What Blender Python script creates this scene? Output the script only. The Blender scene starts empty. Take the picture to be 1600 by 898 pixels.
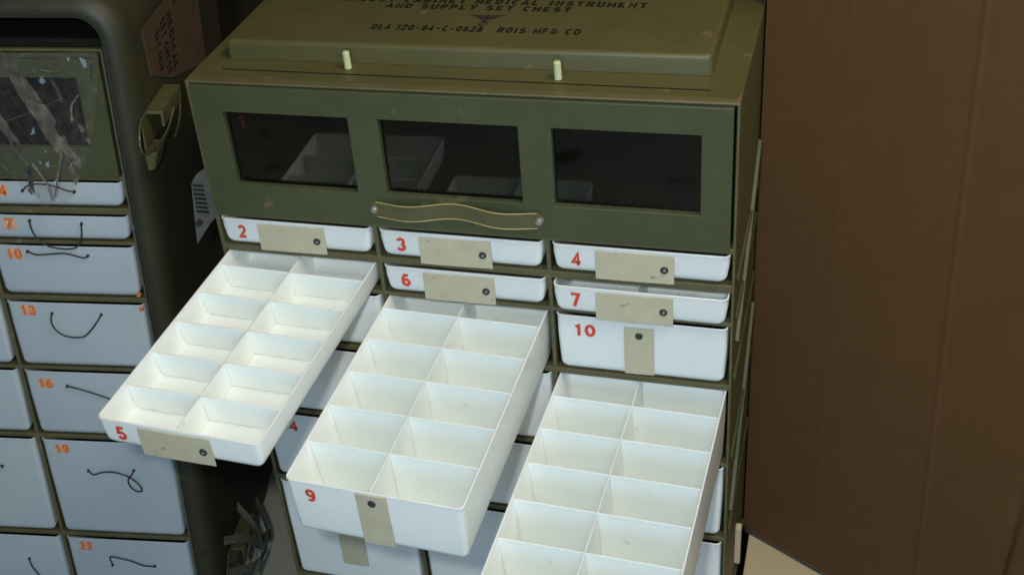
import bpy, bmesh, math, random
from mathutils import Matrix, Vector, Euler, noise
random.seed(7)
S = bpy.context.scene
COL = S.collection
ZF = 0.31                                     # height of the drawers' datum above the floor

# ------------------------------------------------------------------ camera
def rot(rx, ry, rz):
    return (Matrix.Rotation(rz, 3, 'Z') @ Matrix.Rotation(rx, 3, 'X') @ Matrix.Rotation(ry, 3, 'Y'))
cam_d = bpy.data.cameras.new('camera'); cam = bpy.data.objects.new('camera', cam_d); COL.objects.link(cam)
R = rot(-0.5941, 0.1319, 0.3862)
M = Matrix((R.col[0], R.col[2], -R.col[1])).transposed()
cam.matrix_world = Matrix.Translation((0.8268, -1.3399, 1.5378 + ZF)) @ M.to_4x4()
cam_d.sensor_width = 36; cam_d.lens = 2025.2 / 1600 * 36; cam_d.shift_x = 150 / 1600
cam_d.clip_start = 0.02; cam_d.clip_end = 50
S.camera = cam
S.render.resolution_x = 1024; S.render.resolution_y = 574

# ------------------------------------------------------------------ light
S.view_settings.view_transform = 'Standard'; S.view_settings.look = 'None'
S.view_settings.exposure = 0; S.view_settings.gamma = 1
W = bpy.data.worlds.new('World'); S.world = W; W.use_nodes = True
W.node_tree.nodes['Background'].inputs[0].default_value = (0.55, 0.72, 1.0, 1)
W.node_tree.nodes['Background'].inputs[1].default_value = 0.045
def area(name, loc, target, sx, sy, power, color):
    l = bpy.data.lights.new(name, 'AREA'); l.shape = 'RECTANGLE'; l.size = sx; l.size_y = sy
    l.energy = power; l.color = color
    o = bpy.data.objects.new(name, l); COL.objects.link(o); o.location = loc
    o.rotation_euler = (Vector(target) - Vector(loc)).to_track_quat('-Z', 'Y').to_euler()
    return o
area('ceiling_lamp', (1.55, -0.45, 3.0), (0.35, -0.15, 0.8), 1.3, 0.5, 32, (1.0, 0.88, 0.64))
area('daylight_opening', (1.2, -3.3, 1.75), (0.2, 0, 1.05), 1.7, 1.2, 36, (0.42, 0.70, 1.0))
area('camera_flash', (0.74, -1.37, 1.95), (0.38, -0.15, 0.80), 0.07, 0.05, 15.0, (0.92, 0.99, 0.98))
S.cycles.max_bounces = 10; S.cycles.diffuse_bounces = 6; S.cycles.transparent_max_bounces = 12

# ------------------------------------------------------------------ materials
def mat(name, c, rough=0.5, c2=None, nscale=30, var=0.5, bump=0.0, bscale=200, spec=0.5, metal=0.0,
        stretch=None, specks=None, sss=0.0, rvar=0.0):
    m = bpy.data.materials.new(name); m.use_nodes = True
    nt = m.node_tree; b = nt.nodes['Principled BSDF']
    b.inputs['Base Color'].default_value = (*c, 1); b.inputs['Roughness'].default_value = rough
    b.inputs['Specular IOR Level'].default_value = spec; b.inputs['Metallic'].default_value = metal
    if sss:
        b.inputs['Subsurface Weight'].default_value = sss
        b.inputs['Subsurface Radius'].default_value = (0.01, 0.01, 0.009)
        b.inputs['Subsurface Scale'].default_value = 0.5
    tc = nt.nodes.new('ShaderNodeTexCoord'); mp = nt.nodes.new('ShaderNodeMapping')
    nt.links.new(tc.outputs['Object'], mp.inputs[0])
    if stretch: mp.inputs['Scale'].default_value = stretch
    oi = nt.nodes.new('ShaderNodeObjectInfo'); vm = nt.nodes.new('ShaderNodeVectorMath'); vm.operation = 'SCALE'
    vm.inputs[0].default_value = (7.0, 11.0, 5.0); nt.links.new(oi.outputs['Random'], vm.inputs['Scale'])
    nt.links.new(vm.outputs[0], mp.inputs['Location'])
    col = None
    if c2:
        n = nt.nodes.new('ShaderNodeTexNoise'); n.inputs['Scale'].default_value = nscale
        n.inputs['Detail'].default_value = 6; n.inputs['Roughness'].default_value = 0.65
        nt.links.new(mp.outputs[0], n.inputs['Vector'])
        r = nt.nodes.new('ShaderNodeValToRGB')
        r.color_ramp.elements[0].position = 0.5 - var / 2; r.color_ramp.elements[1].position = 0.5 + var / 2
        r.color_ramp.elements[0].color = (*c, 1); r.color_ramp.elements[1].color = (*c2, 1)
        nt.links.new(n.outputs['Fac'], r.inputs[0]); col = r.outputs[0]
        if rvar:
            mr = nt.nodes.new('ShaderNodeMapRange'); mr.inputs['To Min'].default_value = rough - rvar
            mr.inputs['To Max'].default_value = rough + rvar
            nt.links.new(n.outputs['Fac'], mr.inputs[0]); nt.links.new(mr.outputs[0], b.inputs['Roughness'])
    if specks:
        sc, amt, scale = specks
        n2 = nt.nodes.new('ShaderNodeTexNoise'); n2.inputs['Scale'].default_value = scale
        n2.inputs['Detail'].default_value = 3
        nt.links.new(mp.outputs[0], n2.inputs['Vector'])
        r2 = nt.nodes.new('ShaderNodeValToRGB'); r2.color_ramp.elements[0].position = amt
        r2.color_ramp.elements[1].position = amt + 0.05
        nt.links.new(n2.outputs['Fac'], r2.inputs[0])
        mx = nt.nodes.new('ShaderNodeMix'); mx.data_type = 'RGBA'
        nt.links.new(r2.outputs[0], mx.inputs['Factor'])
        if col: nt.links.new(col, mx.inputs['A'])
        else: mx.inputs['A'].default_value = (*c, 1)
        mx.inputs['B'].default_value = (*sc, 1); col = mx.outputs['Result']
    if col: nt.links.new(col, b.inputs['Base Color'])
    if bump:
        n3 = nt.nodes.new('ShaderNodeTexNoise'); n3.inputs['Scale'].default_value = bscale
        n3.inputs['Detail'].default_value = 4
        nt.links.new(mp.outputs[0], n3.inputs['Vector'])
        bp = nt.nodes.new('ShaderNodeBump'); bp.inputs['Strength'].default_value = bump
        bp.inputs['Distance'].default_value = 0.002
        nt.links.new(n3.outputs['Fac'], bp.inputs['Height']); nt.links.new(bp.outputs[0], b.inputs['Normal'])
    return m
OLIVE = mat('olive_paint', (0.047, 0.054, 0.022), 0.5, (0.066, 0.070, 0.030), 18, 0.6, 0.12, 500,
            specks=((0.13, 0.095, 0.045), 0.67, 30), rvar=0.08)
OLIVE_T = mat('olive_paint_warm_lit', (0.074, 0.067, 0.022), 0.5, (0.098, 0.086, 0.031), 14, 0.7, 0.12, 500,
              specks=((0.15, 0.11, 0.05), 0.68, 26), rvar=0.08)  # cabinet olive with the overhead lamp's warm light put into the colour
OLIVE_F = mat('olive_paint_tan_lit', (0.086, 0.078, 0.034), 0.5, (0.125, 0.108, 0.050), 22, 0.6, 0.12, 400,
              specks=((0.20, 0.15, 0.08), 0.66, 50), rvar=0.08)  # tan cast of the light on the strips painted into the olive
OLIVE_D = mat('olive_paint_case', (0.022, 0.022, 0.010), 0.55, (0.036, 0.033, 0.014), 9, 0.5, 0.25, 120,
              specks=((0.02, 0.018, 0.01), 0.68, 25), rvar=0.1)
OLIVE_L = mat('latch_paint', (0.11, 0.10, 0.04), 0.4, (0.06, 0.06, 0.025), 60, 0.5, 0.2, 200)
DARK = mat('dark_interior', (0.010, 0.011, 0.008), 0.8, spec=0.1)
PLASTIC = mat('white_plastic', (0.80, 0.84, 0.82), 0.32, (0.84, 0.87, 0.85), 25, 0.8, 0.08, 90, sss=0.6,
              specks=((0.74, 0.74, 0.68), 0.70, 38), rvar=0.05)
PLASTIC_L = mat('dim_white_plastic', (0.42, 0.47, 0.51), 0.38, (0.49, 0.54, 0.57), 14, 0.8, 0.08, 90,
                specks=((0.50, 0.46, 0.38), 0.73, 40), rvar=0.06)  # white plastic darkened in colour for the flash falloff at the left
RED = mat('red_paint', (0.62, 0.045, 0.02), 0.5, (0.70, 0.08, 0.04), 300, 0.5)
ORANGE = mat('orange_marker', (0.66, 0.10, 0.02), 0.6, (0.72, 0.26, 0.08), 200, 0.5)
TAPE = mat('beige_tape', (0.47, 0.42, 0.29), 0.55, (0.57, 0.52, 0.37), 45, 0.6, 0.15, 300,
           specks=((0.34, 0.29, 0.18), 0.68, 70))
KNOB = mat('black_rivet', (0.02, 0.02, 0.02), 0.35, (0.05, 0.05, 0.05), 400, 0.5)
INK = mat('black_stencil_ink', (0.006, 0.006, 0.005), 0.7, (0.022, 0.020, 0.010), 260, 0.5, spec=0.2)
SIDE_BROWN = mat('side_patch_brown', (0.085, 0.046, 0.020), 0.8, (0.045, 0.030, 0.016), 30, 0.6, 0.2, 300)
EMB = mat('maroon_ink', (0.045, 0.020, 0.015), 0.6, (0.018, 0.018, 0.012), 90, 0.3)
PEG = mat('pale_green_peg', (0.46, 0.50, 0.25), 0.45, (0.56, 0.60, 0.36), 150, 0.5, 0.1, 300)
STRAP = mat('strap_webbing', (0.105, 0.090, 0.038), 0.5, (0.075, 0.070, 0.032), 60, 0.5, 0.3, 500)
TRIM = mat('strap_edge', (0.42, 0.34, 0.12), 0.5, (0.30, 0.25, 0.09), 120, 0.5)
STRAP_D = mat('dark_webbing', (0.05, 0.048, 0.028), 0.7, (0.085, 0.08, 0.045), 120, 0.5, 0.4, 600)
WIRE = mat('latch_wire', (0.16, 0.14, 0.07), 0.35, (0.09, 0.08, 0.04), 200, 0.5, metal=0.4)
RIVET = mat('rivet_metal', (0.30, 0.31, 0.27), 0.4, (0.18, 0.19, 0.15), 150, 0.5, metal=0.3)
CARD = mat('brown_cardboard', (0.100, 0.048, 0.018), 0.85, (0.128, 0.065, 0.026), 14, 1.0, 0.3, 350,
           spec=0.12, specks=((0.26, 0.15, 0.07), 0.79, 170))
CARD_L = mat('crease_cardboard', (0.16, 0.095, 0.045), 0.75, (0.10, 0.06, 0.027), 30, 0.5)
CARD_E = mat('box_edge_shade', (0.05, 0.052, 0.045), 0.6, (0.075, 0.075, 0.06), 60, 0.5)  # shade under the box as a dark colour
PALE = mat('pale_carton', (0.50, 0.40, 0.25), 0.7, (0.60, 0.49, 0.32), 7, 0.8, 0.2, 50,
           specks=((0.12, 0.10, 0.07), 0.76, 80))
FLOORM = mat('concrete', (0.34, 0.30, 0.23), 0.55, (0.46, 0.41, 0.32), 4, 0.8, 0.3, 60,
             specks=((0.12, 0.085, 0.05), 0.62, 6))
WALLM = mat('dark_wall', (0.015, 0.014, 0.012), 0.8, (0.022, 0.02, 0.016), 4, 0.6)
CORD = mat('black_cord', (0.015, 0.015, 0.018), 0.6, (0.04, 0.04, 0.04), 300, 0.5, 0.3, 900)
PAPER = mat('paper_tag', (0.065, 0.065, 0.060), 0.7, (0.095, 0.092, 0.085), 40, 0.5)
RUBBER = mat('rubber_gasket', (0.018, 0.02, 0.02), 0.6, (0.03, 0.034, 0.034), 40, 0.5)

def glassy(name, tint, gl_rough, base):
    m = bpy.data.materials.new(name); m.use_nodes = True; nt = m.node_tree; N = nt.nodes
    out = N['Material Output']; N.remove(N['Principled BSDF'])
    tr = N.new('ShaderNodeBsdfTransparent'); tr.inputs[0].default_value = (*tint, 1)
    gl = N.new('ShaderNodeBsdfGlossy'); gl.inputs['Roughness'].default_value = gl_rough
    fr = N.new('ShaderNodeFresnel'); fr.inputs[0].default_value = 1.5
    mx = N.new('ShaderNodeMixShader'); nt.links.new(fr.outputs[0], mx.inputs[0])
    nt.links.new(tr.outputs[0], mx.inputs[1]); nt.links.new(gl.outputs[0], mx.inputs[2])
    last = mx.outputs[0]
    if base:
        df = N.new('ShaderNodeBsdfDiffuse'); df.inputs[0].default_value = (0.75, 0.72, 0.66, 1)
        n = N.new('ShaderNodeTexNoise'); n.inputs['Scale'].default_value = 16; n.inputs['Detail'].default_value = 3
        mr = N.new('ShaderNodeMapRange'); mr.inputs['From Min'].default_value = 0.35; mr.inputs['From Max'].default_value = 0.8
        mr.inputs['To Min'].default_value = base * 1.5; mr.inputs['To Max'].default_value = base * 3.5
        nt.links.new(n.outputs['Fac'], mr.inputs[0])
        m2 = N.new('ShaderNodeMixShader'); nt.links.new(mr.outputs[0], m2.inputs[0])
        nt.links.new(last, m2.inputs[1]); nt.links.new(df.outputs[0], m2.inputs[2]); last = m2.outputs[0]
    nt.links.new(last, out.inputs[0]); return m
GLASS = glassy('window_acrylic', (0.55, 0.57, 0.5), 0.03, 0)
FILM = glassy('plastic_film', (0.95, 0.94, 0.92), 0.035, 0.012)

# ------------------------------------------------------------------ mesh helpers
def box(bm, x0, x1, y0, y1, z0, z1, mtx=None):
    v = [bm.verts.new((x, y, z)) for x in (x0, x1) for y in (y0, y1) for z in (z0, z1)]
    for f in ((0, 1, 3, 2), (4, 6, 7, 5), (0, 4, 5, 1), (2, 3, 7, 6), (0, 2, 6, 4), (1, 5, 7, 3)):
        bm.faces.new([v[i] for i in f])
    if mtx is not None: bmesh.ops.transform(bm, matrix=mtx, verts=v)
    return v
def prism(bm, pts_bottom, pts_top):
    a = [bm.verts.new(p) for p in pts_bottom]; b = [bm.verts.new(p) for p in pts_top]; n = len(a)
    bm.faces.new(a[::-1]); bm.faces.new(b)
    for i in range(n): bm.faces.new((a[i], a[(i+1) % n], b[(i+1) % n], b[i]))
def cyl(bm, p0, p1, r0, r1=None, n=16):
    r1 = r0 if r1 is None else r1
    p0 = Vector(p0); p1 = Vector(p1); q = (p1 - p0).to_track_quat('Z', 'Y')
    ring = lambda p, r: [p + q @ Vector((r*math.cos(2*math.pi*i/n), r*math.sin(2*math.pi*i/n), 0)) for i in range(n)]
    prism(bm, ring(p0, r0), ring(p1, r1))
def tube(bm, pts, r, n=8):
    pts = [Vector(p) for p in pts]; rings = []
    for i, p in enumerate(pts):
        d = (pts[min(i+1, len(pts)-1)] - pts[max(i-1, 0)]).normalized()
        q = d.to_track_quat('Z', 'Y')
        rings.append([bm.verts.new(p + q @ Vector((r*math.cos(2*math.pi*k/n), r*math.sin(2*math.pi*k/n), 0))) for k in range(n)])
    for a, b in zip(rings, rings[1:]):
        for k in range(n): bm.faces.new((a[k], a[(k+1) % n], b[(k+1) % n], b[k]))
    bm.faces.new(rings[0][::-1]); bm.faces.new(rings[-1])
def smooth_path(ctrl, k=8):
    P = [Vector(c) for c in ctrl]; P = [2*P[0]-P[1]] + P + [2*P[-1]-P[-2]]; out = []
    for i in range(1, len(P)-2):
        for s in range(k):
            t = s/k; a, b, c, d = P[i-1], P[i], P[i+1], P[i+2]
            out.append(0.5*((2*b)+(c-a)*t+(2*a-5*b+4*c-d)*t*t+(3*b-a-3*c+d)*t**3))
    out.append(P[-2]); return out
def grid_plate(bm, xs, zs, holes, y0, y1):
    """plate in the x-z plane with rectangular openings, watertight"""
    nx, nz = len(xs)-1, len(zs)-1
    solid = lambda i, j: 0 <= i < nx and 0 <= j < nz and (i, j) not in holes
    V = {}
    def v(i, j, k):
        if (i, j, k) not in V: V[(i, j, k)] = bm.verts.new((xs[i], (y0, y1)[k], zs[j]))
        return V[(i, j, k)]
    for i in range(nx):
        for j in range(nz):
            if not solid(i, j): continue
            bm.faces.new((v(i, j, 0), v(i+1, j, 0), v(i+1, j+1, 0), v(i, j+1, 0)))
            bm.faces.new((v(i, j, 1), v(i, j+1, 1), v(i+1, j+1, 1), v(i+1, j, 1)))
            if not solid(i-1, j): bm.faces.new((v(i, j, 0), v(i, j+1, 0), v(i, j+1, 1), v(i, j, 1)))
            if not solid(i+1, j): bm.faces.new((v(i+1, j, 0), v(i+1, j, 1), v(i+1, j+1, 1), v(i+1, j+1, 0)))
            if not solid(i, j-1): bm.faces.new((v(i, j, 0), v(i, j, 1), v(i+1, j, 1), v(i+1, j, 0)))
            if not solid(i, j+1): bm.faces.new((v(i, j+1, 0), v(i+1, j+1, 0), v(i+1, j+1, 1), v(i, j+1, 1)))
def rr(x0, x1, y0, y1, r, n=4):
    pts = []
    for cx, cy, a in ((x1-r, y1-r, 0), (x0+r, y1-r, 90), (x0+r, y0+r, 180), (x1-r, y0+r, 270)):
        for k in range(n+1):
            t = math.radians(a + 90*k/n); pts.append((cx + r*math.cos(t), cy + r*math.sin(t)))
    return pts
def loft(bm, loops, cap0=True, cap1=True, closed=False):
    L = [[bm.verts.new(p) for p in lp] for lp in loops]
    pairs = list(zip(L, L[1:])) + ([(L[-1], L[0])] if closed else [])
    for a, b in pairs:
        n = len(a)
        for i in range(n): bm.faces.new((a[i], a[(i+1) % n], b[(i+1) % n], b[i]))
    if not closed:
        if cap0: bm.faces.new(L[0][::-1])
        if cap1: bm.faces.new(L[-1])

def thing(name, mtx, label=None, cat=None, group=None, kind=None):
    o = bpy.data.objects.new(name, None); COL.objects.link(o); o.empty_display_size = 0.05
    o.matrix_world = mtx; tag(o, label, cat, group, kind); return o
def tag(o, label=None, cat=None, group=None, kind=None):
    if label: o['label'] = label
    if cat: o['category'] = cat
    if group: o['group'] = group
    if kind: o['kind'] = kind
    return o
def obj(name, bm, m, parent=None, org=(0, 0, 0), bevel=0.0, smooth=False, seg=2, mtx=None, label=None):
    bmesh.ops.recalc_face_normals(bm, faces=bm.faces)
    bmesh.ops.translate(bm, vec=-Vector(org), verts=bm.verts)
    me = bpy.data.meshes.new(name); bm.to_mesh(me); bm.free(); me.materials.append(m)
    if smooth:
        for p in me.polygons: p.use_smooth = True
        me.set_sharp_from_angle(angle=math.radians(40))
    o = bpy.data.objects.new(name, me); COL.objects.link(o)
    if parent: o.parent = parent
    if mtx is not None: o.matrix_local = mtx
    if bevel:
        b = o.modifiers.new('bevel', 'BEVEL'); b.width = bevel; b.segments = seg; b.limit_method = 'ANGLE'
        b.angle_limit = math.radians(35); b.harden_normals = False
    if label: o['label'] = label
    return o
def arc(cx, cy, rx, ry, a0, a1, n=10):
    return [(cx+rx*math.cos(math.radians(a0+(a1-a0)*k/n)), cy+ry*math.sin(math.radians(a0+(a1-a0)*k/n))) for k in range(n+1)]
w_ = 0.31                                   # half width of a letter, cap height 1, stroke centre lines
GLYPH = {
 '0': [arc(w_, .5, .22, .41, 0, 360, 20)],
 '1': [[(.12, .72), (.30, .86), (.30, .0)]],
 '2': [arc(w_, .68, .21, .23, 165, -35, 12) + [(.12, .09), (.55, .09)]],
 '3': [arc(.29, .69, .19, .21, 160, -80, 10), arc(.29, .29, .21, .21, 80, -160, 10)],
 '4': [[(.42, .0), (.42, .90), (.08, .26), (.58, .26)]],
 '5': [[(.50, .91), (.15, .91), (.12, .50)] + arc(.29, .31, .22, .23, 125, -155, 12)],
 '6': [arc(.31, .31, .20, .22, 0, 360, 16), [(.48, .86)] + arc(.36, .42, .25, .48, 110, 190, 6)],
 '7': [[(.08, .91), (.53, .91), (.26, .0)]],
 '8': [arc(.31, .70, .17, .20, 0, 360, 14), arc(.31, .28, .21, .21, 0, 360, 14)],
 '9': [arc(.31, .69, .20, .22, 0, 360, 16), [(.14, .12)] + arc(.26, .58, .25, .48, -70, 10, 6)],
 'A': [[(.04, 0), (.31, .95), (.58, 0)], [(.14, .3), (.48, .3)]],
 'B': [[(.10, .0), (.10, 1.0)], [(.1, .92), (.32, .92)] + arc(.34, .72, .16, .20, 90, -90, 8) + [(.1, .52)], [(.1, .08), (.34, .08)] + arc(.36, .30, .17, .22, -90, 90, 8)],
 'C': [arc(.33, .5, .23, .42, 55, 305, 16)],
 'D': [[(.10, .0), (.10, 1.0)], [(.1, .92), (.26, .92)] + arc(.28, .5, .26, .42, 90, -90, 12) + [(.1, .08)]],
 'E': [[(.52, .92), (.10, .92), (.10, .08), (.54, .08)], [(.1, .5), (.44, .5)]],
 'F': [[(.52, .92), (.10, .92), (.10, .0)], [(.1, .5), (.44, .5)]],
 'G': [arc(.33, .5, .23, .42, 55, 340, 16) + [(.56, .44), (.36, .44)]],
 'H': [[(.09, 0), (.09, 1)], [(.53, 0), (.53, 1)], [(.09, .5), (.53, .5)]],
 'I': [[(.31, 0), (.31, 1)]],
 'L': [[(.12, 1), (.12, .08), (.52, .08)]],
 'M': [[(.06, 0), (.06, .94), (.31, .25), (.58, .94), (.58, 0)]],
 'N': [[(.09, 0), (.09, .94), (.53, .06), (.53, 1)]],
 'O': [arc(w_, .5, .24, .42, 0, 360, 20)],
 'P': [[(.10, .0), (.10, 1.0)], [(.1, .92), (.32, .92)] + arc(.34, .68, .18, .24, 90, -90, 8) + [(.1, .44)]],
 'R': [[(.10, .0), (.10, 1.0)], [(.1, .92), (.32, .92)] + arc(.34, .70, .18, .22, 90, -90, 8) + [(.1, .48)], [(.32, .46), (.54, 0)]],
 'S': [arc(.31, .70, .20, .22, 30, 270, 12)[:-1] + arc(.31, .28, .22, .21, 90, -150, 12)],
 'T': [[(.04, .92), (.58, .92)], [(.31, .92), (.31, 0)]],
 'U': [[(.09, 1), (.09, .32)] + arc(.31, .30, .22, .22, 180, 360, 10) + [(.53, 1)]],
 'Y': [[(.04, 1), (.31, .50), (.58, 1)], [(.31, .5), (.31, 0)]],
 '-': [[(.14, .46), (.48, .46)]], ' ': []}
def text_mesh(s, size, bold=0.19, extrude=0.0004, width=None, spacing=1.0):
    """painted block writing built from strokes, cap height = size, in the x-y plane"""
    bm = bmesh.new(); x = 0; k = 0
    adv = 0.62 + bold*0.95
    span = 0
    for ch in s:
        if ch == 'I': x -= 0.16
        if ch == '1': x -= 0.08
        for st in GLYPH[ch]:
            k += 1; e = extrude*(1+0.06*(k % 5)); P = [Vector((a+x, b)) for a, b in st]
            closed = (P[0]-P[-1]).length < 1e-4
            Lf, Rt = [], []
            for i, p in enumerate(P):
                a = P[i-1] if i else (P[-2] if closed else p); b = P[i+1] if i < len(P)-1 else (P[1] if closed else p)
                d1 = (p-a).normalized() if (p-a).length > 1e-6 else (b-p).normalized()
                d2 = (b-p).normalized() if (b-p).length > 1e-6 else d1
                t = (d1+d2).normalized() if (d1+d2).length > 1e-6 else d1
                n = Vector((-t.y, t.x)); m = 1/max(0.5, n.dot(Vector((-d1.y, d1.x))))
                o_ = n*bold/2*m; Lf.append(p+o_); Rt.append(p-o_)
            n = len(P)
            V = [[bm.verts.new((q.x, q.y, z)) for q in line] for line, z in ((Lf, 0), (Rt, 0), (Rt, e), (Lf, e))]
            for i in range(n-1):
                for a in range(4):
                    b = (a+1) % 4; bm.faces.new((V[a][i], V[a][i+1], V[b][i+1], V[b][i]))
            bm.faces.new([V[a][0] for a in range(4)]); bm.faces.new([V[a][-1] for a in range(3, -1, -1)])
        x += adv*spacing - (0.16 if ch in 'I1' else 0) - (0.25 if ch == ' ' else 0)
    xs = [v.co.x for v in bm.verts]; x0 = min(xs); w = max(xs)-x0
    sx = width/w if width else size
    for v in bm.verts: v.co.x = (v.co.x-x0)*sx; v.co.y *= size
    return bm
FRONT = Matrix.Rotation(math.pi/2, 4, 'X')     # flat writing stood up to face -y

# ------------------------------------------------------------------ frames of the two cabinets
F_MAIN = Matrix.Translation((0, 0, ZF))
tL = Vector((0.0943-0.3, 0.0264, 0.0105))
F_LEFT = Matrix.Translation((tL.x, tL.y, tL.z+ZF)) @ rot(-0.0325, 0.0654, 0.2059).to_4x4() @ Matrix.Translation((-0.7, 0, 0))

COLS = [(0.0088, 0.2285), (0.2405, 0.4620), (0.4735, 0.6945)]
ROWS = [(0.6100, 0.6515), (0.5530, 0.5950), (0.4535, 0.5425), (0.3180, 0.4400), (0.1780, 0.3070), (-0.0430, 0.1650), (-0.2650, -0.0560)]
HTOP = 0.855

# ------------------------------------------------------------------ the setting
bm = bmesh.new(); box(bm, -6, 6, -6, 6, -0.05, 0); tag(obj('floor', bm, FLOORM), kind='structure')
bm = bmesh.new(); box(bm, -4, 4, 1.6, 1.7, 0.003, 3.0); tag(obj('wall', bm, WALLM), kind='structure')

# ------------------------------------------------------------------ cabinet builder
def build_cabinet(F, label, cat, main=True):
    org = (0.35, 0.2, -0.30)
    root = thing('instrument_cabinet', F @ Matrix.Translation(org), label, cat)
    bm = bmesh.new()
    xs = [0, COLS[0][0]-0.003, COLS[0][1]+0.003, COLS[1][0]-0.003, COLS[1][1]+0.003, COLS[2][0]-0.003, COLS[2][1]+0.0022, 0.70]
    zs = [-0.30]
    for a, b in reversed(ROWS): zs += [a-0.0038, b+0.0008]
    zs += [0.6600, 0.8515, HTOP]
    zs = sorted(zs)
    holes = set()
    for r in range(7):
        for c in range(3): holes.add((1+2*c, 1+2*r))
    for i in range(1, 6): holes.add((i, len(zs)-3))
    grid_plate(bm, xs, zs, holes, 0.0, 0.014)
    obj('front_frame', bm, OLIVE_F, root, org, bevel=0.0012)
    bm = bmesh.new()
    D = 0.43
    box(bm, 0, 0.003, 0.014, D, -0.30, HTOP); box(bm, 0.697, 0.70, 0.014, D, -0.30, HTOP)
    box(bm, 0.003, 0.697, D-0.003, D, -0.30, HTOP)
    box(bm, 0.003, 0.697, 0.014, D-0.003, HTOP-0.003, HTOP); box(bm, 0.003, 0.697, 0.014, D-0.003, -0.30, -0.297)
    obj('cabinet_shell', bm, OLIVE_T, root, org)
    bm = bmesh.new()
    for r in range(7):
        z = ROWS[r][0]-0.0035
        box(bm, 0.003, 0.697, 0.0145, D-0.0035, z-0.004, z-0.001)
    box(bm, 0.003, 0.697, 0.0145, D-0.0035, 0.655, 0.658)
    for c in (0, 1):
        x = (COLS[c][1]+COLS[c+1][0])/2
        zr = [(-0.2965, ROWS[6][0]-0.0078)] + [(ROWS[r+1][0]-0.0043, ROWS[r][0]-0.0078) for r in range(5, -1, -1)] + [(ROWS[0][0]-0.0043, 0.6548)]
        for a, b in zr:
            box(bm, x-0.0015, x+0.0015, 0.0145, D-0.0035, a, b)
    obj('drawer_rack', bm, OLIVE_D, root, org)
    # door with three windows
    bm = bmesh.new()
    dx = [0.0065, 0.0477, 0.2210, 0.2612, 0.4405, 0.4815, 0.6580, 0.6935]
    dz = [0.6590, 0.7070, 0.8145, 0.8505]
    grid_plate(bm, dx, dz, {(1, 1), (3, 1), (5, 1)}, -0.0045, 0.010)
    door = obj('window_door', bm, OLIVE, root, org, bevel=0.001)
    dinv = (0, 0, 0)
    for i in (1, 3, 5):
        bm = bmesh.new(); box(bm, dx[i]+0.0005, dx[i+1]-0.0005, 0.004, 0.006, dz[1]+0.0005, dz[2]-0.0005)
        obj('window_pane', bm, GLASS, door, org)
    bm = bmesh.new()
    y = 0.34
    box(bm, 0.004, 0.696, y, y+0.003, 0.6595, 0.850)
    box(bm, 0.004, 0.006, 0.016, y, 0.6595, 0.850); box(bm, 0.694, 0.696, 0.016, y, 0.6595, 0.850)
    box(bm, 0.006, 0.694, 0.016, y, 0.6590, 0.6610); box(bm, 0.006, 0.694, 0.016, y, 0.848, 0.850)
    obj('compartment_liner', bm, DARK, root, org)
    # strap handle
    bm = bmesh.new(); e0 = bmesh.new(); n = 40; L = []
    x0, x1 = 0.2385, 0.4640
    tops = []; bots = []
    for k in range(n+1):
        t = k/n; x = x0+(x1-x0)*t
        s = math.sin(math.pi*t)
        zc = 0.6862 + 0.0035*math.cos(2*math.pi*(t-0.5))*s - 0.0014*(1-s)
        yy = -0.0065 - 0.008*math.sin(2*math.pi*t)**2
        L.append([(x, yy, zc-0.0108), (x, yy, zc+0.0108), (x, yy+0.002, zc+0.0108), (x, yy+0.002, zc-0.0108)])
        tops.append((x, yy-0.0003, zc+0.0110)); bots.append((x, yy-0.0003, zc-0.0110))
    loft(bm, L); strap = obj('strap_handle', bm, STRAP, root, org, smooth=True)
    bm = bmesh.new(); tube(bm, tops[1:-1], 0.0008, 6); tube(bm, bots[1:-1], 0.0008, 6); obj('strap_edging', bm, TRIM, strap, org, smooth=True)
    for x in (x0+0.003, x1-0.003):
        bm = bmesh.new(); cyl(bm, (x, -0.0045, 0.6848), (x, -0.0105, 0.6848), 0.0058, 0.0048, 20)
        cyl(bm, (x, -0.0105, 0.6848), (x, -0.0122, 0.6848), 0.0048, 0.0028, 20)
        obj('strap_rivet', bm, RIVET, strap, org, smooth=True)
    return root, org, door

main, MORG, mdoor = build_cabinet(F_MAIN, 'olive metal cabinet with stencilled top, in the middle with three trays pulled out', 'cabinet')

# red 1 inside the first window
bm = text_mesh('1', 0.0195, 0.2, width=0.008)
o = obj('number_marking', bm, RED, main, mtx=Matrix.Translation(Vector((0.0600, 0.0120, 0.7830))-Vector(MORG)) @ FRONT)

# raised top plate with its stencils, a groove and two pegs
bm = bmesh.new()
x0, x1, y0, y1, z0, z1 = 0.0325, 0.6605, 0.067, 0.405, HTOP+0.0005, HTOP+0.026
lp = []
for ins, z in ((0, z0), (0.0004, z1-0.006), (0.0012, z1-0.0025), (0.0035, z1-0.0005), (0.006, z1)):
    lp.append([(x, y, z) for x, y in rr(x0+ins, x1-ins, y0+ins, y1-ins, 0.006, 4)])
loft(bm, lp)
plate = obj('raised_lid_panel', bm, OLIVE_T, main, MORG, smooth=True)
def flat(s, x, y, h, w, rz=-0.012, bold=0.23, m=INK, name='stencil_lettering', z=z1, sp=1.0):
    bm = text_mesh(s, h, bold, 0.0003, w, sp)
    return obj(name, bm, m, plate, mtx=Matrix.Translation(Vector((x, y, z+0.0002))-Vector(MORG)) @ Matrix.Rotation(rz, 4, 'Z'))
flat('INSERT CABINET MEDICAL INSTRUMENT', 0.1505, 0.2045, 0.0150, 0.4100, sp=1.05)
flat('AND SUPPLY SET CHEST', 0.2150, 0.1840, 0.0145, 0.2515, sp=1.05)
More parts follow.
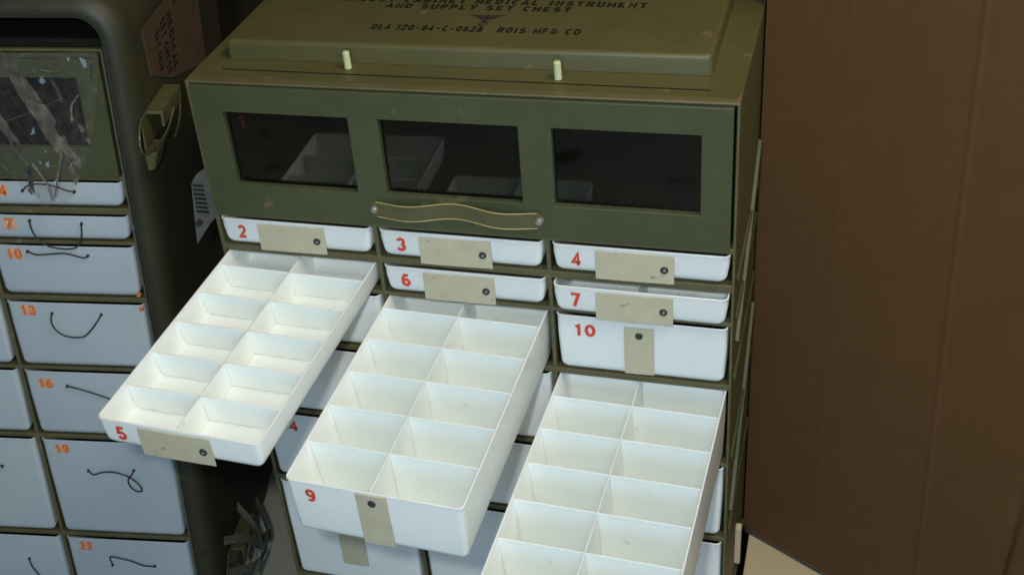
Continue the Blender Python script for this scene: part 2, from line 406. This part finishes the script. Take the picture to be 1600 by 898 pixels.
flat('DLA 120-84-C-0628', 0.2195, 0.1150, 0.0155, 0.1490, rz=-0.004)
flat('ROIS MFG CO', 0.3880, 0.1142, 0.0155, 0.1060, rz=-0.004)
# small staff-and-wings emblem
bm = bmesh.new(); cx, cy = 0.3640, 0.1470
zz = z1+0.0002; T = 0.0003
cyl(bm, (cx, cy-0.016, zz+T), (cx, cy+0.020, zz+T), 0.0010, 0.0012, 6)
for s in (-1, 1):
    for k in range(4):
        w = 0.026-0.0045*k; yb = cy+0.017-0.0035*k
        prism(bm, [(cx+s*0.001, yb-0.0012, zz), (cx+s*w, yb+0.0022, zz), (cx+s*(w-0.002), yb+0.0032, zz), (cx+s*0.001, yb+0.001, zz)][::s],
                  [(cx+s*0.001, yb-0.0012, zz+T), (cx+s*w, yb+0.0022, zz+T), (cx+s*(w-0.002), yb+0.0032, zz+T), (cx+s*0.001, yb+0.001, zz+T)][::s])
    pts = [(cx+s*0.0065*math.sin(t*math.pi*2.0/10)*(1-t/26), cy-0.014+0.0024*t, zz+T) for t in range(11)]
    tube(bm, pts, 0.0009, 5)
obj('winged_staff_emblem', bm, EMB, plate, MORG)
bm = bmesh.new(); prism(bm, [(0.038, 0.0355, HTOP+.0001), (0.663, 0.0285, HTOP+.0001), (0.663, 0.0305, HTOP+.0001), (0.038, 0.0375, HTOP+.0001)],
      [(0.038, 0.0355, HTOP+.0005), (0.663, 0.0285, HTOP+.0005), (0.663, 0.0305, HTOP+.0005), (0.038, 0.0375, HTOP+.0005)])
obj('hinge_seam', bm, DARK, main, MORG)
for px, py in ((0.2080, 0.0530), (0.4815, 0.0450)):
    bm = bmesh.new(); cyl(bm, (px, py, HTOP+0.0002), (px-0.0004, py, HTOP+0.0215), 0.0048, 0.0046, 20)
    cyl(bm, (px-0.0004, py, HTOP+0.0215), (px-0.0004, py, HTOP+0.0228), 0.0046, 0.0034, 20)
    obj('peg', bm, PEG, main, MORG, smooth=True)
# rubbed paint at the front right corner of the top
WEAR = mat('rubbed_paint', (0.20, 0.11, 0.045), 0.6, (0.12, 0.095, 0.04), 90, 0.4)
rnd = random.Random(5); P = []
for k in range(15): P.append((0.600+0.0068*k, 0.0022+0.004*rnd.random()*(0.3+k/14)))
P = [(0.6995, 0.003), (0.6995, 0.030), (0.697, 0.016), (0.6955, 0.009)] + [(x, y) for x, y in reversed(P) if x < 0.694] + [(0.600, 0.0012), (0.6985, 0.0012)]
bm = bmesh.new(); prism(bm, [(x, y, HTOP+0.00005) for x, y in P], [(x, y, HTOP+0.0003) for x, y in P]); obj('rubbed_edge', bm, WEAR, main, MORG)
# side runners and diagonal stay on the right side
def side_rail(y0, z0, y1, z1, w=0.009, t=0.004, name='side_rail'):
    bm = bmesh.new()
    a = Vector((0.7001, y0, z0)); b = Vector((0.7001, y1, z1)); d = (b-a).normalized(); u = Vector((0, -d.z, d.y))*w/2
    out = Vector((t, 0, 0))
    prism(bm, [a-u, a+u, a+u*0.6+out, a-u*0.6+out], [b-u, b+u, b+u*0.6+out, b-u*0.6+out])
    obj(name, bm, OLIVE, main, MORG, bevel=0.001)
for r in range(0, 6):
    side_rail(0.020, ROWS[r][0]-0.006, 0.262, ROWS[r][0]-0.002)
side_rail(0.262, 0.668, 0.030, 0.50, 0.008, 0.0055, 'diagonal_stay')
side_rail(0.262, 0.40, 0.030, 0.20, 0.008, 0.0055, 'diagonal_stay')
bm = bmesh.new(); prism(bm, [(0.7002, 0.150, -0.03), (0.7002, 0.162, -0.028), (0.7002, 0.162, 0.046), (0.7002, 0.150, 0.044)],
                        [(0.7085, 0.150, -0.03), (0.7085, 0.162, -0.028), (0.7085, 0.162, 0.046), (0.7085, 0.150, 0.044)])
obj('side_paper_strip', bm, PALE, main, MORG)
# tag hanging from the left side
bm = bmesh.new()
pts = [(-0.0012, 0.735), (-0.0225, 0.720), (-0.0215, 0.640), (-0.0200, 0.6330), (-0.0012, 0.668)]
pts = [(-0.0005, 0.722), (-0.0235, 0.706), (-0.0320, 0.6925), (-0.0380, 0.6424), (-0.0430, 0.5963), (-0.0182, 0.6287), (-0.0005, 0.645)]
prism(bm, [(x, 0.020+x*0.3, z) for x, z in pts], [(x, 0.0206+x*0.3, z) for x, z in pts])
tag_marks = []
tagp = obj('paper_tag', bm, PAPER, main, MORG, label='grey white printed paper tag sticking out from the side')

for k in range(7):
    bm = bmesh.new(); zc = 0.690-0.007*k; box(bm, -0.030-0.0005*k, -0.014, 0.0060+0.0004*0, 0.0064, zc, zc+0.003)
    bmesh.ops.translate(bm, vec=(0, 0.0030, 0), verts=bm.verts); obj('printed_line', bm, INK, tagp, MORG)
bm = bmesh.new(); cyl(bm, (-0.036, 0.0090, 0.628), (-0.029, 0.0090, 0.634), 0.004, 0.004, 10); obj('tag_eyelet', bm, EMB, tagp, MORG)

# ------------------------------------------------------------------ drawers
def build_drawer(F, c, r, label, group, number=None, tape=None, pull=0.0, yaw=0.0, droop=0.0, ncross=5, plastic=PLASTIC,
                 dots=True, old=False, lift=0.0):
    x0, x1 = COLS[c]; z0, z1 = ROWS[r]; w = x1-x0; h = z1-z0; L = 0.392
    org = Matrix.Translation((x0, 0, z1+lift))
    shear = Matrix.Identity(4)
    ang = Matrix.Rotation(-yaw, 4, 'Z') @ Matrix.Rotation(droop, 4, 'X')
    root = thing('drawer', F @ org @ ang @ Matrix.Translation((0, -pull, 0)), label, 'drawer', group)
    # local: x 0..w, y 0..L going back, z -h..0
    bm = bmesh.new(); R0 = 0.008; t = 0.0024; f = min(0.012, h*0.30)
    lp = []
    y0 = -0.005
    draft = 0.0032; idraft = min(0.010, h*0.12)
    def ring(ins, z, r): lp.append([(x, y, z) for x, y in rr(ins, w-ins, y0+ins*0.6, L-ins, max(r, 0.001), 4)])
    for k in range(6):                                   # rounded bottom edge
        a = math.pi/2*k/5
        ring(draft+f*(1-math.sin(a)), -h+f*(1-math.cos(a)), R0*0.7+0.0005)
    ring(draft*0.3, -h*0.35, R0); ring(0.0010, -0.0022, R0)
    ring(0, -0.0018, R0); ring(0.0002, -0.0004, R0); ring(0.0008, 0, R0)
    ring(t-0.0006, 0, R0-t*0.6); ring(t, -0.0006, R0-t)
    g = min(0.010, h*0.2); th = 0.0022
    ring(t+idraft*0.5, -h*0.5, R0-t)
    for k in range(4):
        a = math.pi/2*k/3
        ring(t+idraft+g*(1-math.cos(a)), -h+th+g*(1-math.sin(a)), R0)
    loft(bm, lp)
    obj('drawer_tray', bm, plastic, root, smooth=True)
    if pull > 0.004:
        thick = 0.0016 if h > 0.08 else 0.0026
        top = -0.002 if h > 0.08 else -0.0045
        base = thick + (0.004 if h > 0.08 else 0.007)
        zb = -h+th+0.0002
        bm = bmesh.new(); cx = w*0.485 if True else w/2
        prism(bm, [(cx-base/2, 0.002, zb), (cx+base/2, 0.002, zb), (cx+base/2, L-0.006, zb), (cx-base/2, L-0.006, zb)],
                  [(cx-thick/2, -0.0015, top), (cx+thick/2, -0.0015, top), (cx+thick/2, L-0.0032, top), (cx-thick/2, L-0.0032, top)])
        obj('long_divider', bm, plastic, root, bevel=0.0006, seg=2)
        pitch = 0.0650
        for k in range(1, 6):
            y = 0.0625+pitch*(k-1); yb = y+ (0.0005 if h > 0.08 else 0.002)
            bm = bmesh.new()
            dd = idraft
            prism(bm, [(t+dd*0.9, yb-base/2, zb), (w-t-dd*0.9, yb-base/2, zb), (w-t-dd*0.9, yb+base/2, zb), (t+dd*0.9, yb+base/2, zb)],
                      [(t-0.0006, y-thick/2, top-0.0003), (w-t+0.0006, y-thick/2, top-0.0003), (w-t+0.0006, y+thick/2, top-0.0003), (t-0.0006, y+thick/2, top-0.0003)])
            obj('cross_divider', bm, plastic, root, bevel=0.0006, seg=2)
    # writing and tape on the front
    yf = y0 + 0.0004
    if number:
        s, nx, nz, nh, nw = number
        bm = text_mesh(s, nh, 0.24 if old else 0.20, 0.0003, nw)
        obj('number_marking', bm, ORANGE if old else RED, root, mtx=Matrix.Translation((nx-x0, yf, nz-nh-z1)) @ FRONT)
        if old:
            bm = bmesh.new(); rnd = random.Random(s); pts = []
            W2 = max(nw, 0.020)
            for k in range(26):
                a = 2*math.pi*k/26; q = 0.80+0.34*rnd.random()
                ca, sa = math.cos(a), math.sin(a); sq = 1/max(abs(ca), abs(sa))**0.7
                pts.append((nw/2+W2*0.53*q*ca*sq, nh/2+nh*0.53*q*sa*sq))
            prism(bm, [(px, py, -0.0004) for px, py in pts], [(a, b, 0.00012) for a, b in pts])
            obj('marker_patch', bm, SMUDGE, root, mtx=Matrix.Translation((nx-x0, yf, nz-nh-z1)) @ FRONT)
    if tape:
        tx0, tx1, tz0, tz1, kx, kz = tape
        bm = bmesh.new(); n = 14; rnd = random.Random(c*10+r); L1 = []
        a0, a1, b0, b1 = tx0-x0, tx1-x0, tz0-z1, tz1-z1
        yt = yf-0.0006; lpv = []
        horiz = (a1-a0) > (b1-b0)
        for k in range(n+1):
            u = k/n; x = a0+(a1-a0)*u; j = 0.0004*(rnd.random()-0.5)
            bow = 0.0012*math.sin(u*math.pi*rnd.choice((1, 1)))*0.4
            sk = 0.0008*(u-0.5)
            lpv.append([(x, yt-0.0011-bow, b0+j+sk), (x, yt-0.0011-bow, b1+j+sk), (x, yt, b1+j+sk), (x, yt, b0+j+sk)])
        loft(bm, lpv)
        tp = obj('tape_label', bm, TAPE, root)
        bm = bmesh.new(); X, Z = kx-x0, kz-z1
        cyl(bm, (X, yt-0.001, Z), (X, yt-0.0030, Z), 0.0052, 0.0048, 20); cyl(bm, (X, yt-0.0030, Z), (X, yt-0.0040, Z), 0.0048, 0.0026, 20)
        obj('snap_rivet', bm, KNOB, tp, smooth=True)
        if horiz: 
            bm = bmesh.new(); cyl(bm, (X+0.0006, yt-0.0040, Z+0.0004), (X+0.0006, yt-0.0046, Z+0.0004), 0.0020, 0.0012, 10)
            obj('rivet_center', bm, RIVET, tp, smooth=True)
    return root
SMUDGE = mat('orange_patch_paint', (0.74, 0.25, 0.07), 0.6, (0.64, 0.52, 0.42), 110, 0.35)

G = 'white plastic drawers of the middle cabinet'
def num(s, c, r, nh=0.0205):
    x0 = COLS[c][0]; z1 = ROWS[r][1]
    if len(s) == 1: return (s, x0+0.0240, z1-(0.0095 if r < 2 else 0.012), nh, 0.0128)
    return (s, x0+0.0250, z1-0.0125, nh*0.93, 0.0275)
def htape(c, r):
    x0 = COLS[c][0]; z0, z1 = ROWS[r]
    return (x0+0.0560, x0+0.1540, z0-0.0045, z1-0.0050, x0+0.1420, (z0+z1)/2-0.0045)
def vtape(c, r):
    x0 = COLS[c][0]; z0, z1 = ROWS[r]
    return (x0+0.0900, x0+0.1285, z0+0.0050 if r == 2 else z1-0.090, z1-0.0100, x0+0.1095, z1-0.0215) if not (c, r) == (1, 2) else (x0+0.0900, x0+0.1290, z0+0.0045, z1-0.0030, x0+0.1100, z1-0.0150)
build_drawer(F_MAIN, 0, 0, 'closed shallow white drawer with red number 2 and beige tape', G, num('2', 0, 0), htape(0, 0))
build_drawer(F_MAIN, 1, 0, 'closed shallow white drawer with red number 3, under the strap handle', G, num('3', 1, 0), htape(1, 0))
build_drawer(F_MAIN, 2, 0, 'closed shallow white drawer with red number 4, top right of the drawers', G, num('4', 2, 0), htape(2, 0))
build_drawer(F_MAIN, 0, 1, 'shallow white tray with red number 5 pulled far out, divided into small compartments', G, num('5', 0, 1), htape(0, 1),
             pull=0.350, yaw=0.042, droop=0.029)
build_drawer(F_MAIN, 1, 1, 'closed shallow white drawer with red number 6 above the deep open tray', G, num('6', 1, 1), htape(1, 1))
build_drawer(F_MAIN, 2, 1, 'slightly open shallow white drawer with red number 7 below drawer 4', G, num('7', 2, 1), htape(2, 1), pull=0.0065, yaw=0.006, lift=-0.002)
build_drawer(F_MAIN, 0, 2, 'closed white drawer mostly hidden under the open tray numbered 5', G, None, None)
build_drawer(F_MAIN, 1, 2, 'deep white tray with red number 9 pulled far out in the middle', G, num('9', 1, 2), vtape(1, 2), pull=0.346, yaw=0.038, droop=0.052)
build_drawer(F_MAIN, 2, 2, 'closed deeper white drawer with red number 10 and upright beige tape', G, num('10', 2, 2), vtape(2, 2))
build_drawer(F_MAIN, 0, 3, 'closed white drawer in the gap left of tray 9, above the red mark', G, None, None)
build_drawer(F_MAIN, 1, 3, 'closed white drawer glimpsed in the gap right of tray 9, upper one', G, None, None)
build_drawer(F_MAIN, 2, 3, 'deepest white tray pulled far out at the lower right, cut by the picture edge', G, num('13', 2, 3), vtape(2, 3), pull=0.366, yaw=0.030, droop=0.024)
build_drawer(F_MAIN, 0, 4, 'closed white drawer left of tray 9 showing a bit of red number', G, num('14', 0, 4), None)
build_drawer(F_MAIN, 1, 4, 'closed white drawer glimpsed in the gap right of tray 9, lower one', G, None, None)
build_drawer(F_MAIN, 2, 4, 'closed white drawer whose right end shows beside the lower right open tray', G, None, None)
build_drawer(F_MAIN, 0, 5, 'closed tall white drawer with upright beige tape directly below tray 9', G, None, (0.095, 0.139, 0.000, 0.112, 0.117, 0.098))
build_drawer(F_MAIN, 1, 5, 'closed tall white drawer bottom middle, between tray 9 and the lower right tray', G, None, None)
build_drawer(F_MAIN, 2, 5, 'closed tall white drawer at the bottom right corner of the cabinet', G, None, None)

# ------------------------------------------------------------------ left cabinet inside its transit case
left, LORG, ldoor = build_cabinet(F_LEFT, 'olive cabinet at the left set inside a rounded transit case, with black cord drawer pulls', 'cabinet', False)
GL = 'aged white drawers of the left cabinet'
names = {(2, 0): '4', (2, 1): '7', (2, 2): '10', (2, 3): '13', (2, 4): '16', (2, 5): '19', (2, 6): '22'}
desc = {(2, 0): 'thin white drawer at the top of the left cabinet, partly behind plastic film',
        (2, 1): 'thin white drawer with hanging black cord and orange 7',
        (2, 2): 'white drawer with orange 10 and nearly straight black cord',
        (2, 3): 'white drawer with orange 13 and a U-shaped black cord',
        (2, 4): 'white drawer with orange 16, partly hidden behind the open tray 5',
        (2, 5): 'tall white drawer with a black cord ending in a loop',
        (2, 6): 'white drawer at the bottom of the left cabinet with bracket-shaped black cord',
        (1, 2): 'white drawer sliver at the left picture edge beside orange 10',
        (1, 3): 'white drawer at the left picture edge beside orange 13',
        (1, 4): 'white drawer at the left picture edge beside orange 16',
        (1, 5): 'white drawer at the left picture edge beside the looped cord drawer',
        (1, 6): 'white drawer at the lower left picture corner'}
ND = {}
for (c, r), d in desc.items():
    nn = None
    if c == 2:
        s = names[(c, r)]; z1 = ROWS[r][1]; x0 = COLS[2][0]
        nn = (s, x0+(0.0225 if len(s) > 1 else 0.030), z1-(0.0055 if r < 4 else 0.014 if r == 4 else 0.0085), 0.0180, 0.0235 if len(s) > 1 else 0.015)
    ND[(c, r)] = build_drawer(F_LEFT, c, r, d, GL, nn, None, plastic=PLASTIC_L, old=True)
def cord(c, r, pts):
    root = ND[(c, r)]; x0 = COLS[c][0]; z1 = ROWS[r][1]
    bm = bmesh.new(); tube(bm, smooth_path([(x-x0, y, z-z1) for x, y, z in pts], 8), 0.0013, 8)
    for e in (pts[0], pts[-1]):
        q = Vector((e[0]-x0, -0.0055, e[2]-z1)); cyl(bm, q+Vector((0, 0.001, 0)), q-Vector((0, 0.0035, 0)), 0.0026, 0.0016, 10)
    obj('pull_cord', bm, CORD, root, smooth=True)
CORDS = {}
CORDS[(2, 0)] = [(0.5438, -0.006, 0.6373), (0.5537, -0.009, 0.6465), (0.5641, -0.009, 0.6499), (0.5777, -0.009, 0.6501), (0.5982, -0.009, 0.6463), (0.6124, -0.009, 0.6402), (0.6223, -0.006, 0.6366)]
CORDS[(2, 1)] = [(0.5439, -0.006, 0.5866), (0.5453, -0.009, 0.5741), (0.5495, -0.009, 0.561), (0.5608, -0.009, 0.5479), (0.5794, -0.009, 0.5417), (0.5992, -0.009, 0.5411), (0.6122, -0.009, 0.547), (0.6197, -0.009, 0.5605), (0.6229, -0.006, 0.5829)]
CORDS[(2, 2)] = [(0.5295, -0.006, 0.533), (0.545, -0.009, 0.5296), (0.5674, -0.009, 0.5313), (0.5877, -0.009, 0.5329), (0.6048, -0.009, 0.5289), (0.6162, -0.009, 0.5258), (0.6225, -0.006, 0.5275)]
CORDS[(2, 3)] = [(0.5451, -0.006, 0.4207), (0.5426, -0.009, 0.4082), (0.546, -0.009, 0.3938), (0.5564, -0.009, 0.3832), (0.5722, -0.009, 0.3789), (0.5891, -0.009, 0.3807), (0.6014, -0.009, 0.3909), (0.6146, -0.009, 0.4071), (0.6243, -0.006, 0.4209)]
CORDS[(2, 4)] = [(0.5426, -0.006, 0.2801), (0.5644, -0.009, 0.2768), (0.5875, -0.009, 0.2688), (0.6131, -0.006, 0.2559)]
CORDS[(2, 5)] = [(0.5451, -0.006, 0.102), (0.554, -0.009, 0.0966), (0.5683, -0.009, 0.1016), (0.5877, -0.009, 0.104), (0.6089, -0.009, 0.0981), (0.6218, -0.009, 0.089), (0.6309, -0.009, 0.0767), (0.6336, -0.009, 0.0654), (0.6243, -0.009, 0.0634), (0.6147, -0.009, 0.0729), (0.6126, -0.009, 0.087), (0.6214, -0.009, 0.1002), (0.6248, -0.006, 0.1063)]
CORDS[(2, 6)] = [(0.5496, -0.006, -0.1166), (0.5496, -0.009, -0.0949), (0.5647, -0.009, -0.0955), (0.587, -0.009, -0.1018), (0.6088, -0.009, -0.1112), (0.6272, -0.006, -0.1145)]
CORDS[(1, 5)] = [(0.3795, -0.006, 0.0973), (0.3921, -0.009, 0.1077), (0.3946, -0.006, 0.1038)]
CORDS[(1, 6)] = [(0.3968, -0.006, -0.1113), (0.3988, -0.009, -0.1239), (0.4057, -0.009, -0.1425), (0.4103, -0.006, -0.1613)]
for (c, r), pts in CORDS.items(): cord(c, r, pts)

for (c, r), (x, z) in {(2, 2): (0.690, 0.4585), (2, 3): (0.690, 0.4330)}.items():
    bm = bmesh.new(); q = Vector((x-COLS[c][0], -0.0056, z-ROWS[r][1]))
    prism(bm, [q+Vector(v) for v in ((-.004, 0.003, -.002), (.003, 0.003, -.003), (.004, 0.003, .003), (-.002, 0.003, .004))],
              [q+Vector(v) for v in ((-.003, -0.0008, -.002), (.002, -0.0008, -.002), (.003, -0.0008, .002), (-.002, -0.0008, .003))])
    obj('orange_chip', bm, ORANGE, ND[(c, r)])
# transit case shell
def case_ring(ins, y):
    return [(x, y, z) for x, z in rr(-0.040+ins, 0.742-ins, -0.300+ins, 0.940-ins, max(0.075-ins, 0.006), 8)]
case = thing('transit_case', F_LEFT @ Matrix.Translation((0.35, 0.2, -0.30)),
             'dark olive rounded-corner transit case with side latches around the left cabinet', 'case')
CORG = (0.35, 0.2, -0.30)
bm = bmesh.new()
loops = [case_ring(0.034, 0.03), case_ring(0.034, -0.006), case_ring(0.032, -0.012), case_ring(0.024, -0.014), case_ring(0.014, -0.010), case_ring(0.005, 0.0),
         case_ring(0, 0.016), case_ring(0, 0.44), case_ring(0.01, 0.462), case_ring(0.03, 0.470), case_ring(0.033, 0.462), case_ring(0.0345, 0.44)]
loft(bm, loops, closed=True)
# back panel
obj('case_shell', bm, OLIVE_D, case, CORG, smooth=True)
bm = bmesh.new(); box(bm, 0.002, 0.70, 0.455, 0.459, -0.26, 0.90); obj('case_back', bm, OLIVE_D, case, CORG)
bm = bmesh.new(); box(bm, 0.004, 0.699, 0.004, 0.30, 0.8555, 0.8680); obj('dark_filler', bm, DARK, case, CORG, bevel=0.003)  # filler added over the lit cabinet top so the gap stays dark
bm = bmesh.new()
loft(bm, [case_ring(0.0345, 0.0), case_ring(0.040, 0.0), case_ring(0.040, 0.03), case_ring(0.0345, 0.03)], closed=True)
obj('rubber_gasket', bm, RUBBER, case, CORG, smooth=True)

def latch(y, z, s=1.0):
    X = 0.7422
    bm = bmesh.new(); box(bm, X, X+0.003, y-0.005, y+0.095, z-0.030, z+0.020)
    lt = obj('side_latch', bm, OLIVE_L, case, CORG, bevel=0.002)
    bm = bmesh.new(); box(bm, X+0.003, X+0.028, y+0.015, y+0.108, z+0.018, z+0.023)
    box(bm, X+0.024, X+0.028, y+0.015, y+0.108, z+0.000, z+0.018)
    obj('latch_lever', bm, OLIVE_L, lt, CORG, bevel=0.001)
    bm = bmesh.new()
    tube(bm, smooth_path([(X+0.004, y+0.030, z+0.024), (X+0.006, y-0.02, z+0.020), (X+0.010, y-0.045, z+0.004), (X+0.012, y-0.040, z-0.016),
                          (X+0.018, y-0.005, z-0.022), (X+0.026, y+0.03, z-0.012), (X+0.030, y+0.06, z+0.008)], 6), 0.0016, 8)
    tube(bm, smooth_path([(X+0.030, y+0.045, z-0.030), (X+0.028, y+0.08, z-0.022), (X+0.024, y+0.11, z-0.006)], 6), 0.0014, 8)
    obj('latch_wire', bm, WIRE, lt, CORG, smooth=True)
    bm = bmesh.new()
    prism(bm, [(X+0.003, y-0.02, z-0.026), (X+0.003, y+0.03, z-0.026), (X+0.022, y+0.028, z-0.026), (X+0.022, y-0.015, z-0.026)],
              [(X+0.003, y-0.012, z-0.058), (X+0.003, y+0.024, z-0.058), (X+0.012, y+0.02, z-0.058), (X+0.012, y-0.008, z-0.058)])
    obj('latch_hook', bm, OLIVE_L, lt, CORG, bevel=0.003)
latch(-0.010, 0.738)
latch(0.050, -0.155)
# loose webbing straps tangled low on the case side
for pts in ([(0.748, 0.03, -0.08), (0.775, 0.06, -0.10), (0.790, 0.10, -0.15), (0.770, 0.14, -0.19), (0.785, 0.19, -0.21)],
            [(0.748, 0.13, -0.09), (0.780, 0.11, -0.12), (0.800, 0.07, -0.14), (0.785, 0.04, -0.19), (0.770, 0.02, -0.24)],
            [(0.748, 0.02, -0.15), (0.790, 0.07, -0.17), (0.795, 0.14, -0.16), (0.765, 0.19, -0.13)]):
    P = smooth_path(pts, 8); bm = bmesh.new(); L1 = []
    for i, p in enumerate(P):
        u = Vector((0.15*math.sin(i*0.12), 0.35, 1)).normalized()*0.0085
        o_ = Vector((0.0016, 0, 0)); L1.append([p-u, p+u, p+u+o_, p-u+o_])
    loft(bm, L1); obj('webbing_strap', bm, STRAP_D, case, CORG, smooth=True)
# stencil lines on the case side
bm = bmesh.new(); P = [(0.050, 0.862), (0.330, 0.862), (0.330, 0.700), (0.300, 0.705), (0.150, 0.748), (0.060, 0.790)]
prism(bm, [(0.7421, a, b) for a, b in P], [(0.7436, a, b) for a, b in P]); pan = obj('side_patch', bm, SIDE_BROWN, case, CORG)  # added panel for the lit, tan-worn stretch of the case side
for k, (s, yy, zz, hh, ww) in enumerate((('84 C 0628', 0.098, 0.740, 0.020, 0.060), ('SET CHEST', 0.130, 0.734, 0.022, 0.085), ('MEDICAL', 0.163, 0.730, 0.022, 0.090), ('DLA', 0.200, 0.790, 0.018, 0.035))):
    bm = text_mesh(s, hh, 0.2, 0.0003, ww)
    m4 = Matrix.Translation(Vector((0.7437, yy, zz+ww/2+0.068))-Vector(CORG)) @ Matrix(((0, 0, 1, 0), (0, 1, 0, 0), (-1, 0, 0, 0), (0, 0, 0, 1)))
    obj('stencil_lettering', bm, INK, pan, mtx=m4)

# crumpled clear plastic film hanging over the left door
bm = bmesh.new(); nx, nz = 70, 70; V = []
for j in range(nz+1):
    row = []
    v = j/nz                                         # 0 top, 1 bottom
    for i in range(nx+1):
        u = i/nx
        xl = 0.42+0.150*v**1.2; xr = 0.706-0.045*v-0.045*v**3
        x = xl+(xr-xl)*u; z = 0.862-0.226*v + 0.012*math.sin(u*9+1)*v
        p = Vector((x*26+z*8, v*2.0, 1.3)); q = Vector((x*30, z*14, 4.0))
        y = -0.026 - 0.0011*noise.noise(Vector((x*110, z*60, 2))) - 0.010*noise.noise(p) - 0.004*abs(noise.noise(q)) - 0.003*abs(noise.noise(Vector((x*15+z*22, z*9-x*8, 9)))) - 0.004*v
        row.append(bm.verts.new((x, y, z)))
    V.append(row)
for j in range(nz):
    for i in range(nx): bm.faces.new((V[j][i], V[j+1][i], V[j+1][i+1], V[j][i+1]))
o = obj('plastic_bag', bm, FILM, None, (0.6, 0, 0.64), smooth=False)
CREASE = glassy('film_crease', (0.93, 0.93, 0.9), 0.05, 0.05)
for pts in ([(0.52, 0.755), (0.58, 0.772), (0.648, 0.800)], [(0.672, 0.806), (0.660, 0.79), (0.655, 0.765)], [(0.696, 0.852), (0.693, 0.835), (0.690, 0.826)],
            [(0.60, 0.835), (0.625, 0.842), (0.640, 0.838), (0.655, 0.842)], [(0.585, 0.70), (0.60, 0.67), (0.602, 0.64)], [(0.632, 0.72), (0.622, 0.69), (0.606, 0.645)],
            [(0.53, 0.858), (0.60, 0.861), (0.70, 0.860)]):
    bm = bmesh.new(); P = smooth_path([(x, -0.042-0.002*math.sin(i*2), z) for i, (x, z) in enumerate(pts)], 10); L1 = []
    for i, p in enumerate(P):
        h = 0.0006+0.0020*abs(noise.noise(Vector((i*0.35, pts[0][0]*50, 1)))); L1.append([p+Vector((h, 0.003, 0.0)), p+Vector((0, -0.001-h, h)), p+Vector((-h, 0.003, 0.0)), p+Vector((0, 0.004, 0))])
    loft(bm, L1); obj('film_crease', bm, CREASE, o, (0.6, 0, 0.64), smooth=True)
o.matrix_world = F_LEFT @ Matrix.Translation((0.6, 0, 0.64))
for p in o.data.polygons: p.use_smooth = True
tag(o, 'crumpled clear plastic film hanging over the window of the left cabinet', 'plastic bag')

# ------------------------------------------------------------------ cardboard and cartons
b0 = Vector((0.7025, 0.2720, 0)); d = Vector((0.8705, -0.4922, 0)).normalized(); nrm = Vector((-d.y, d.x, 0))
FB = Matrix(((d.x, nrm.x, 0, b0.x), (d.y, nrm.y, 0, b0.y), (0, 0, 1, ZF-0.080), (0, 0, 0, 1)))
cb = thing('cardboard_box', FB, 'tall plain brown cardboard box filling the right side of the picture', 'cardboard box')
bm = bmesh.new(); WB = 0.62; HB = 1.15; n = 60; m_ = 24
# front with a slight bulge: grid
g = {}
def bx(u, v):
    x = u*WB; z = 0.010+v*(HB-0.010)
    y = 0.004*math.sin(u*math.pi)*math.sin(v*math.pi*0.9) + 0.0012*noise.noise(Vector((u*2, v*3, 2)))
    cr = 0.283+0.022*(1-v) ; y += 0.0015*math.exp(-((x-cr)/0.003)**2) + 0.0004*math.exp(-((x-0.13+0.01*v)/0.006)**2); zz_ = (z-0.22)/0.17
    if abs(zz_) < 1: y -= 0.010*(1-zz_*zz_)**2*math.exp(-((x-0.420-0.012*zz_)/0.006)**2)
    return (x, -y, z)
for i in range(n*4+1):
    for j in range(m_+1): g[i, j] = bm.verts.new(bx(i/(n*4), j/m_))
for i in range(n*4):
    for j in range(m_): bm.faces.new((g[i, j], g[i+1, j], g[i+1, j+1], g[i, j+1]))
D = 0.30
back = [bm.verts.new((x, D, z)) for x, z in ((0, 0.010), (WB, 0.010), (WB, HB), (0, HB))]
N4 = n*4
bm.faces.new([g[i, 0] for i in range(N4, -1, -1)] + [back[0], back[1]])
bm.faces.new([g[N4, j] for j in range(m_, -1, -1)] + [back[1], back[2]])
bm.faces.new([g[i, m_] for i in range(N4+1)] + [back[2], back[3]])
bm.faces.new([g[0, j] for j in range(m_+1)] + [back[3], back[0]])
bm.faces.new(back[::-1])
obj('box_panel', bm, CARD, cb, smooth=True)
bm = bmesh.new(); box(bm, 0.002, WB-0.002, 0.001, D-0.002, 0.0005, 0.0100); obj('bottom_shade_strip', bm, CARD_E, cb)  # dark strip standing in for the shadow gap below the box

bm = bmesh.new(); box(bm, 0, 0.75, 0, 0.80, 0, 0.2295)
o = obj('flat_carton', bm, PALE, None, bevel=0.002)
o.location = (0.7125, -0.02, 0); tag(o, 'pale tan low carton whose top shows under the tall brown box', 'carton')
bm = bmesh.new(); box(bm, 0, 0.060, 0, 0.16, 0, 1.085)
o = obj('small_carton', bm, CARD_L, None, bevel=0.003)
o.location = (-0.075, 0.27, 0); tag(o, 'narrow brown carton standing behind the left edge of the middle cabinet', 'carton')
